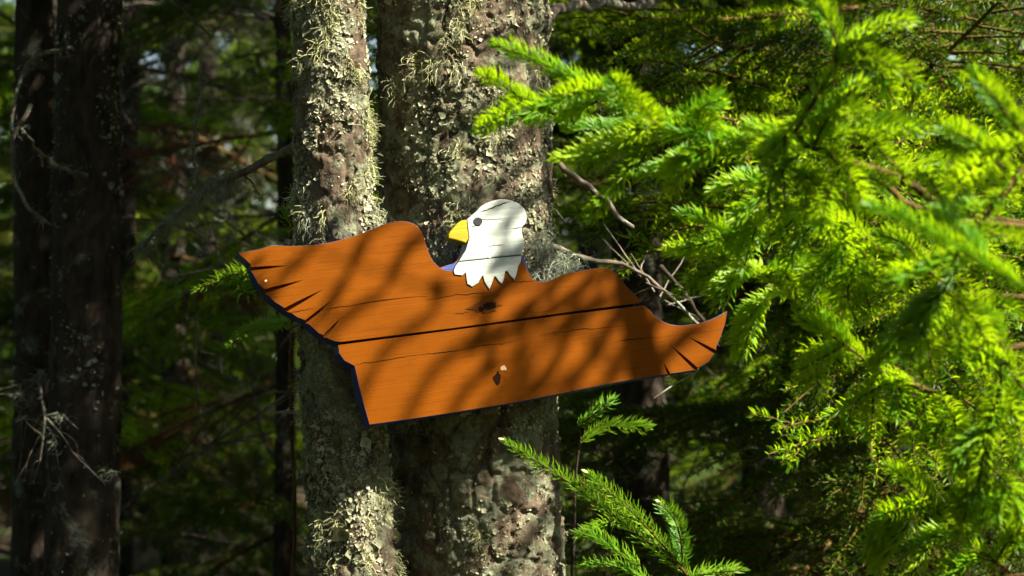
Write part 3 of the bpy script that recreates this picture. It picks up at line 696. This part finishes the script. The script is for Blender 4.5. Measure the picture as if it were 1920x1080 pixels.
# upper left-pointing limb
NB.append(near_branch([(1900, 420, 3.05), (1700, 340, 3.0), (1520, 275, 2.95), (1400, 262, 3.0), (1270, 228, 3.05), (1150, 185, 3.1), (1040, 135, 3.12)], 0.012, 0.002, [
    [(1150, 185, 3.1), (1070, 145, 3.12), (1000, 110, 3.13), (928, 84, 3.12)], [(1040, 215, 3.14), (980, 185, 3.12), (935, 155, 3.1), (900, 140, 3.08)],
    [(1180, 205, 3.1), (1160, 165, 2.98), (1150, 150, 2.92)], [(1285, 235, 3.05), (1310, 205, 3.02), (1355, 185, 2.98)],
    [(1290, 240, 3.05), (1220, 225, 3.05), (1150, 200, 3.08)], [(1300, 245, 3.05), (1200, 270, 3.08), (1110, 290, 3.1), (1040, 300, 3.12)],
    [(1230, 225, 3.08), (1150, 240, 3.15), (1060, 240, 3.2)], [(1400, 262, 3.0), (1310, 255, 3.0), (1235, 235, 3.02)], [(1515, 272, 2.95), (1460, 250, 2.95), (1395, 240, 2.97)],
    [(1420, 270, 3.0), (1330, 295, 3.05), (1250, 310, 3.1)], [(1350, 262, 3.02), (1280, 300, 3.1), (1200, 330, 3.15)], [(1120, 190, 3.12), (1060, 215, 3.16), (990, 225, 3.2)]]))
# upright leader with three shoots at the top
NB.append(near_branch([(1860, 420, 2.95), (1640, 330, 2.92), (1500, 260, 2.9), (1520, 200, 2.88), (1568, 118, 2.85)], 0.009, 0.003, [
    [(1566, 118, 2.85), (1566, 75, 2.84), (1545, 30, 2.82), (1500, -20, 2.8)], [(1568, 115, 2.85), (1610, 70, 2.83), (1660, 48, 2.82), (1712, 36, 2.8)],
    [(1575, 125, 2.85), (1630, 112, 2.83), (1680, 125, 2.82), (1720, 155, 2.8)], [(1525, 275, 2.9), (1550, 225, 2.85), (1580, 190, 2.82), (1618, 148, 2.8)],
    [(1530, 268, 2.9), (1600, 250, 2.88), (1680, 245, 2.86), (1750, 240, 2.84)], [(1545, 280, 2.9), (1585, 320, 2.86), (1610, 360, 2.84), (1622, 400, 2.82)],
    [(1480, 312, 2.95), (1520, 340, 2.9), (1565, 382, 2.88)], [(1500, 220, 2.9), (1460, 270, 2.92), (1440, 330, 2.95)], [(1500, 290, 2.9), (1450, 330, 2.9), (1440, 400, 2.9)],
    [(1560, 330, 2.92), (1620, 330, 2.9), (1660, 350, 2.88)]]))
# big stem at the right edge
NB.append(near_branch([(1990, 230, 2.75), (1920, 315, 2.72), (1830, 430, 2.7), (1770, 545, 2.72), (1700, 640, 2.78)], 0.011, 0.004, [
    [(1895, 325, 2.72), (1850, 285, 2.7), (1815, 260, 2.68), (1772, 240, 2.66)], [(1960, 290, 2.6), (1900, 230, 2.58), (1870, 190, 2.56), (1838, 155, 2.54)],
    [(1690, 335, 2.8), (1760, 312, 2.78), (1820, 325, 2.76), (1872, 350, 2.74)], [(1930, 545, 2.55), (1850, 500, 2.55), (1760, 445, 2.56), (1680, 405, 2.58), (1625, 388, 2.6)],
    [(1830, 430, 2.7), (1870, 440, 2.68), (1925, 450, 2.66)], [(1770, 545, 2.72), (1820, 590, 2.7), (1850, 640, 2.68)], [(1775, 540, 2.72), (1740, 570, 2.74), (1690, 620, 2.78), (1640, 680, 2.82)],
    [(1850, 400, 2.7), (1800, 390, 2.72), (1740, 400, 2.75)], [(1720, 610, 2.76), (1740, 640, 2.74), (1745, 690, 2.72)]]))
# middle limb whose tips hang over the sign's right wing
NB.append(near_branch([(1900, 800, 3.2), (1760, 740, 3.2), (1640, 690, 3.2), (1560, 620, 3.22), (1490, 555, 3.25), (1400, 495, 3.3)], 0.010, 0.003, [
    [(1400, 495, 3.3), (1350, 482, 3.32), (1300, 470, 3.34), (1246, 468, 3.36)], [(1395, 492, 3.3), (1370, 455, 3.3), (1335, 420, 3.3), (1275, 400, 3.32)],
    [(1430, 500, 3.3), (1390, 512, 3.34), (1355, 530, 3.36), (1330, 558, 3.38)], [(1480, 545, 3.3), (1430, 565, 3.34), (1400, 600, 3.37), (1378, 658, 3.4)],
    [(1430, 520, 3.28), (1480, 500, 3.25), (1540, 505, 3.22)], [(1640, 690, 3.2), (1590, 650, 3.18), (1540, 620, 3.16), (1495, 595, 3.15)],
    [(1600, 700, 3.2), (1550, 660, 3.2), (1515, 665, 3.2), (1520, 710, 3.2)], [(1480, 550, 3.25), (1540, 570, 3.22), (1590, 600, 3.2)],
    [(1640, 690, 3.2), (1680, 650, 3.15), (1740, 640, 3.1), (1800, 660, 3.08)], [(1700, 710, 3.2), (1640, 730, 3.18), (1600, 760, 3.16), (1590, 800, 3.15)],
    [(1740, 730, 3.2), (1730, 780, 3.18), (1760, 830, 3.16)], [(1760, 740, 3.2), (1790, 790, 3.15), (1790, 840, 3.14)], [(1560, 640, 3.2), (1530, 690, 3.2), (1540, 740, 3.2)],
    [(1680, 700, 3.2), (1690, 750, 3.18), (1680, 790, 3.18)], [(1850, 780, 3.2), (1880, 740, 3.15), (1930, 720, 3.1)]]))
NB.append(near_branch([(1900, 560, 3.1), (1760, 520, 3.1), (1640, 460, 3.12), (1540, 400, 3.15), (1460, 370, 3.2)], 0.009, 0.003, [
    [(1460, 370, 3.2), (1430, 345, 3.2), (1380, 340, 3.22), (1330, 365, 3.24)], [(1470, 380, 3.2), (1430, 400, 3.22), (1400, 440, 3.25), (1385, 480, 3.26)],
    [(1540, 405, 3.15), (1500, 450, 3.16), (1480, 490, 3.18)], [(1600, 440, 3.12), (1570, 490, 3.12), (1530, 530, 3.12), (1515, 580, 3.14)],
    [(1640, 460, 3.12), (1600, 500, 3.1), (1590, 560, 3.1), (1610, 610, 3.1)], [(1620, 450, 3.12), (1580, 415, 3.1), (1540, 445, 3.08)],
    [(1700, 490, 3.1), (1660, 520, 3.08), (1620, 510, 3.06)], [(1730, 505, 3.1), (1700, 460, 3.06), (1650, 440, 3.04)], [(1760, 520, 3.1), (1750, 580, 3.08), (1720, 620, 3.06)],
    [(1500, 385, 3.18), (1480, 420, 3.15), (1430, 450, 3.15)], [(1800, 530, 3.1), (1850, 570, 3.06), (1900, 580, 3.02)], [(1540, 400, 3.15), (1520, 360, 3.12), (1480, 330, 3.12)]]))
NB.append(near_branch([(1960, 640, 2.9), (1880, 720, 2.88), (1860, 780, 2.86), (1850, 860, 2.86)], 0.009, 0.003, [
    [(1875, 730, 2.88), (1860, 790, 2.86), (1845, 850, 2.85), (1835, 905, 2.85)], [(1850, 860, 2.86), (1850, 920, 2.86), (1840, 980, 2.87)], [(1900, 690, 2.88), (1850, 660, 2.85), (1800, 640, 2.84)],
    [(1880, 740, 2.88), (1910, 800, 2.84), (1915, 870, 2.82)], [(1895, 700, 2.88), (1930, 740, 2.86), (1960, 760, 2.86)], [(1860, 800, 2.86), (1820, 830, 2.88), (1800, 880, 2.9)],
    [(1855, 870, 2.86), (1900, 930, 2.84), (1915, 1000, 2.84)], [(1850, 900, 2.86), (1815, 950, 2.88), (1800, 1010, 2.9)], [(1890, 700, 2.88), (1860, 600, 2.85), (1810, 560, 2.84)]]))
NB.append(near_branch([(1960, 1080, 3.2), (1880, 1060, 3.2), (1800, 1000, 3.2), (1740, 940, 3.2), (1700, 900, 3.2)], 0.007, 0.003, [
    [(1780, 985, 3.2), (1740, 940, 3.18), (1700, 900, 3.16), (1664, 872, 3.15)], [(1740, 940, 3.2), (1700, 955, 3.22), (1650, 990, 3.25), (1622, 1045, 3.28)],
    [(1800, 1000, 3.2), (1740, 1010, 3.22), (1690, 1050, 3.24)], [(1820, 1010, 3.2), (1840, 960, 3.15), (1880, 940, 3.12)], [(1760, 960, 3.2), (1800, 930, 3.16), (1820, 890, 3.14)],
    [(1850, 1040, 3.2), (1800, 1060, 3.2), (1760, 1095, 3.2)], [(1730, 940, 3.2), (1690, 1000, 3.24), (1640, 1070, 3.28)], [(1870, 1050, 3.2), (1900, 1000, 3.16), (1930, 990, 3.14)]]))
# shade boughs of the same tree above the frame, between the sun and the sign
def bough_to(parent, a, b, me, roll=0.0, name='bough'):
    a, b = Vector(a), Vector(b); d = b - a; L = d.length
    o = link(name, me, parent); o.location = a; o.scale = (L,) * 3
    o.rotation_euler = Euler((roll, -math.asin(max(-1, min(1, d.z / L))), math.atan2(d.y, d.x)))
    return o
def sunpt(px, py, t, y=4.0): return Vector(P(px, py, y)) + SUN * t
def shade_branch(x_end, twigs, z):
    SEED[0] += 1
    o, A = branch(near, [(NS.x, NS.y, z - 0.12), (NS.x + (x_end - NS.x) * 0.3, 3.04, z - 0.03), (x_end, 2.99, z)], 0.005, 0.002, 'stem', 'branch', 18, 0.05, SEED[0])
    for (x, y0, y1) in twigs:
        SEED[0] += 1; q = [(x, 2.99, z - 0.02), (x + rnd.uniform(-.02, .02), (2.99 + y1) / 2, z), (x + rnd.uniform(-.04, .04), y1, z - 0.015)]
        shoot(o, q, seed=SEED[0], dens_=1500, nl=0.022, nw=0.0038)
        if y0 < 2.97: SEED[0] += 1; shoot(o, [(x, 2.99, z - 0.02), (x + rnd.uniform(-.03, .03), (2.99 + y0) / 2, z), (x, y0, z - 0.02)], seed=SEED[0], dens_=1500, nl=0.022, nw=0.0038)
shade_branch(0.92, [(1.38, 2.80, 3.03), (1.27, 2.80, 3.02), (1.15, 2.82, 3.10), (1.06, 2.84, 3.12), (0.96, 2.90, 3.12)], 3.44)
shade_branch(1.92, [(1.48, 2.80, 3.04), (1.52, 2.80, 3.06), (1.57, 2.78, 3.10), (1.63, 2.80, 3.12), (1.70, 2.80, 3.10), (1.77, 2.80, 3.12), (1.86, 2.80, 3.10)], 3.44)
shade_branch(1.85, [(1.53, 2.78, 3.06), (1.60, 2.78, 3.08), (1.66, 2.78, 3.08), (1.74, 2.78, 3.1), (1.81, 2.78, 3.1)], 3.49)
for k, (x, y, z) in enumerate([(0.98, 3.50, 3.32), (0.92, 3.52, 3.14)]):
    bough_to(near, (NS.x, NS.y + 0.02, z - 0.02), (x - 0.1, y, z + 0.06), LOOSE, 0.25 * (k % 3 - 1))
for k in range(9):                                      # fuller inner boughs of the same tree, out to the right and behind
    z = 0.5 + k * 0.2; place('bough', MBOUGH[k % 4], near, Vector((NS.x, NS.y, z)), 0.6 + k * 0.37 % 2.0, 0.1, 0.6)
# ------------------------------------------------------------------ fir saplings
low = thing('fir_sapling', 'sunlit fir sapling with flat needles at the bottom edge below the sign', 'sapling', tuple(P(1330, 1180, 3.90)[:2]) + (gz(0.34, 3.90),), 'fir saplings')
q = P(1330, 1180, 3.90); ob, _ = branch(low, [(q[0], q[1], gz(q[0], q[1]) - .05), (q[0] - .01, q[1], 0.5), (q[0], q[1], q[2] - 0.02), P(1290, 1100, 3.90)], 0.010, 0.004, 'stem', 'trunk', 18, 0.06, 5)
fk = dict(dens_=950, nl=0.029, nw=0.0042, up=0.35, m='fir', flat=0.45, ang=60)
fb, _ = branch(low, [P(1320, 1140, 3.90), P(1275, 1060, 3.88), P(1200, 1005, 3.86)], 0.004, 0.0025, 'stem', 'branch', 8, 0.05, 6)
for k, (s, bud) in enumerate([([(1300, 1085, 3.90), (1180, 990, 3.86), (1060, 900, 3.82), (990, 855, 3.80), (945, 828, 3.78)], True), ([(1285, 1070, 3.89), (1200, 975, 3.84), (1140, 920, 3.82), (1100, 888, 3.80)], True),
    ([(1280, 1065, 3.89), (1276, 1010, 3.84), (1262, 970, 3.80), (1236, 944, 3.77)], True), ([(1290, 1085, 3.90), (1330, 1075, 3.86), (1390, 1070, 3.82)], False), 
    ([(1200, 1060, 3.95), (1120, 1010, 3.98), (1080, 1000, 4.00)], False), ([(1220, 1090, 3.95), (1150, 1060, 3.98), (1085, 1062, 4.00)], False)]):
    shoot(fb, [P(*p) for p in s], bud=bud, seed=300 + k, **fk)
mid = thing('fir_sapling', 'small half-shaded fir sprig under the right wing, beside the thick trunk', 'sapling', tuple(P(1115, 1000, 4.35)[:2]) + (gz(.17, 4.35),), 'fir saplings')
q = P(1115, 800, 4.35); branch(mid, [(q[0] - .03, q[1] + .1, gz(q[0], q[1]) - .05), (q[0] - .05, q[1] + .05, 0.7), P(1078, 960, 4.38), P(1088, 810, 4.35)], 0.005, 0.002, 'bark_dark', 'trunk', 14, 0.06, 7)
for k, s in enumerate([[(1085, 800, 4.35), (1110, 780, 4.33), (1150, 748, 4.3)], [(1088, 830, 4.36), (1140, 800, 4.4), (1220, 800, 4.45)], [(1085, 900, 4.37), (1160, 960, 4.33), (1080, 1010, 4.3)]]):
    shoot(mid, [P(*p) for p in s], seed=320 + k, name='branch', **fk)
lf = thing('fir_sapling', 'thin fir sapling behind the left wing tip with one lit sprig', 'sapling', tuple(P(548, 800, 4.3)[:2]) + (gz(-.44, 4.3),), 'fir saplings')
q = P(548, 345, 4.3); branch(lf, [(q[0] - .01, q[1], gz(q[0], q[1]) - .05), (q[0], q[1], 0.8), q], 0.008, 0.002, 'stem', 'trunk', 18, 0.05, 8)
for k, s in enumerate([[(548, 540, 4.3), (480, 508, 3.98), (440, 514, 3.90), (366, 545, 3.84)], [(548, 430, 4.3), (535, 405, 4.3), (530, 392, 4.3)], [(548, 400, 4.3), (560, 385, 4.28), (572, 378, 4.27)], [(548, 600, 4.3), (520, 610, 4.5), (470, 620, 4.7), (430, 650, 4.8)], [(462, 508, 3.94), (450, 535, 3.88), (468, 556, 3.86)]]):
    shoot(lf, [P(*p) for p in s], seed=340 + k, name='branch', **{**fk, 'dens_': 620})

# ------------------------------------------------------------------ the left dark pair of trunks
def px_tree(label, px_top, px_bot, y, r, h, seed, nb=26, blen=1.5, z0=2.6, dead=8, rust=0.0, skip=None, zdead=(0.6, 3.0)):
    xt, xb = (px_top - 960) / 4000 * y, (px_bot - 960) / 4000 * y; x = (xt + xb) / 2; lean = (xt - xb) / (1080 / 4000 * y)
    return spruce(label, x, y, h, r, z0, nb, blen, seed, (lean, 0), dead, rust=rust, skip=skip, zdead=zdead)
ta, tra = px_tree('dark spruce trunk with grey lichen patches, widest on the far left', 158, 150, 5.6, 0.092, 9, 81, 26, 1.5, 2.9, 1)
tb, _ = px_tree('black slim trunk at the left edge beside the grey-patched trunk', 60, 55, 5.9, 0.06, 8, 82, 14, 1.3, 2.9, 3)
mb = MB(); flakes(mb, tra, 7000, (0.7, 2.6), nmask(tra, 6, 0.46, 0.62, 90), 0.0035, 9); o = mb.build('leafy_lichen', M['greybeard'], ta); o['kind'] = 'stuff'
for k, pts in enumerate([[(60, 200, 5.2), (25, 260, 5.1), (30, 340, 5.05), (60, 395, 5.0), (108, 428, 4.98)], [(130, 90, 5.5), (60, 110, 5.3), (30, 180, 5.2), (20, 290, 5.1)], [(210, 150, 5.6), (240, 90, 5.5), (220, 30, 5.4)], [(160, 330, 5.5), (90, 300, 5.3), (40, 240, 5.2)]]):
    o, A = branch(ta, [P(*p) for p in pts], 0.006, 0.003, seed=400 + k); beardy(o, A, 60, 0.025, 410 + k)

# ------------------------------------------------------------------ the wood behind
px_tree('dark trunk in shade directly right of the thick lichen trunk', 1195, 1215, 6.6, 0.085, 10, 91, 22, 1.6, 2.4, 6)
px_tree('thin dark stem just right of the grey-patched left trunk', 245, 235, 9.0, 0.045, 7, 92, 28, 1.3, 0.9, 20, 0.04)
px_tree('thin dark stem in the gap left of the slim trunk, midway', 318, 330, 10.5, 0.06, 8, 93, 30, 1.5, 0.6, 20, 0.06)
px_tree('spruce close behind the slim trunk with rust-coloured dead boughs low down', 525, 530, 8.0, 0.035, 6, 94, 26, 1.2, 0.5, 24, 0.35)
px_tree('far spruce showing through at the left edge of the picture', -60, -60, 9.5, 0.09, 8, 95, 32, 1.5, 0.5, 6)
px_tree('spruce with low green boughs behind the right wing tip', 1420, 1430, 7.6, 0.07, 7, 96, 36, 1.4, 0.5, 9)
tu, _ = px_tree('spruce in the upper right background with hanging green boughs', 1700, 1690, 6.0, 0.06, 6, 97, 36, 1.3, 0.7, 6)
for k, (px, py, y) in enumerate([(1420, 120, 4.7), (1620, 60, 4.6), (1300, 40, 4.9), (1760, 120, 4.7), (1560, 300, 4.7), (1700, 420, 4.6), (1450, 420, 4.8), (1850, 260, 4.7), (1600, 560, 4.7), (1800, 640, 4.6), (1880, 860, 4.6), (1760, 1000, 4.7), (1250, 160, 5.2), (1880, 40, 4.8)]):
    e = Vector(P(px, py, y)); bough_to(tu, (1.11, 6.0, e.z + 0.15), e, (BOUGH if k in (2, 8, 10, 11, 12) else MBOUGH)[k % 4], 0.4 * (k % 3 - 1))  # bright copies where the boughs should read as sunlit
px_tree('tall spruce at the far right edge behind the bright young spruce', 2150, 2150, 7.0, 0.10, 9, 98, 36, 1.7, 0.6, 2)
px_tree('distant spruce in the gap just right of the thick trunk', 1100, 1105, 14, 0.08, 9, 99, 30, 1.6, 0.4, 5)
px_tree('distant spruce hidden behind the thick trunk', 800, 805, 11, 0.08, 9, 100, 30, 1.6, 0.4, 5)
px_tree('distant pale-green spruce far behind the left gap', 390, 390, 16, 0.09, 9, 101, 32, 1.8, 0.3, 4)
px_tree('distant spruce behind the far left trunks', 110, 110, 15, 0.10, 9, 102, 32, 1.8, 0.3, 4)
px_tree('distant spruce low behind the drooping right foliage', 1560, 1560, 13, 0.10, 9, 103, 32, 1.8, 0.3, 4)
px_tree('distant spruce at the right beyond the bright foliage', 1850, 1850, 12, 0.10, 9, 104, 32, 1.8, 0.3, 4)
for k, (px, y) in enumerate([(-150, 20), (210, 22), (560, 21), (900, 23), (1250, 21), (1480, 24), (1750, 20), (2050, 22)]):
    lab = ['farthest', 'faint', 'hazy green', 'shaded'][k % 4] + ' spruce of the back row, ' + ['at the left edge', 'behind the far left trunks', 'behind the slim trunk', 'behind the eagle head', 'right of the thick trunk', 'behind the right wing tip', 'behind the bright young spruce', 'at the right edge'][k]
    px_tree(lab, px, px, y, 0.12, 9, 120 + k, 44, 2.0, 0.2, 2)
# unseen spruces added behind and beside the viewer to block sky light
for k, (x, y, lab) in enumerate([(-2.4, 0.9, 'unseen spruce added left of the viewer to block sky light'), (-1.4, -2.4, 'unseen spruce added behind the viewer on the left to block sky light'), (1.3, -2.6, 'unseen spruce added behind the viewer on the right to block sky light'), (3.4, -4.2, 'unseen spruce added farthest behind the viewer on the right to block sky light'), (-4.2, 3.4, 'unseen spruce added beyond the left edge, level with the sign, to block sky light')]):
    spruce(lab, x, y, 9, 0.11, 0.6, 34, 2.0, 150 + k, dead=0)

# far wood in the background, plus an unseen ring added to block horizon light
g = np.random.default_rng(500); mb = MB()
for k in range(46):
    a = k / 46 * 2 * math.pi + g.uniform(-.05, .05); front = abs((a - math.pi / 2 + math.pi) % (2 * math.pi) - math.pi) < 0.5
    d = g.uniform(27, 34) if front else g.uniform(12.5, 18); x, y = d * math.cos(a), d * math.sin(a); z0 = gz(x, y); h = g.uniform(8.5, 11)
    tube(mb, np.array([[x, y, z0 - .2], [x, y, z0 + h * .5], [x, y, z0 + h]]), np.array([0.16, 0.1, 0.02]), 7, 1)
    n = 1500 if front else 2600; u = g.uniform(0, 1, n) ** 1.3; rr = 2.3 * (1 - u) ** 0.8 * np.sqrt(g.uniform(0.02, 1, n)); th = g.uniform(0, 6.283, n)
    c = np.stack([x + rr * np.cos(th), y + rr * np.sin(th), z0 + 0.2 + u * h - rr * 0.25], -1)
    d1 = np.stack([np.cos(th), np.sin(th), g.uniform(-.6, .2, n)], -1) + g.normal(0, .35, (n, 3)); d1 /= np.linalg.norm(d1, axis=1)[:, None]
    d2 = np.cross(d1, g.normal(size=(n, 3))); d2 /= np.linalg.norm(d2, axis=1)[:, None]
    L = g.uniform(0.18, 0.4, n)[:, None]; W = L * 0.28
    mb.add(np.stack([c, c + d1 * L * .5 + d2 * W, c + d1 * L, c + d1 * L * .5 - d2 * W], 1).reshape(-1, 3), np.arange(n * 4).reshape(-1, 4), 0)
o = mb.build('surrounding_wood', [M['far'], M['bark_dark']]); o['kind'] = 'stuff'; o['label'] = 'dense far spruce wood in the background, with an unseen ring added to block light'; o['category'] = 'wood'
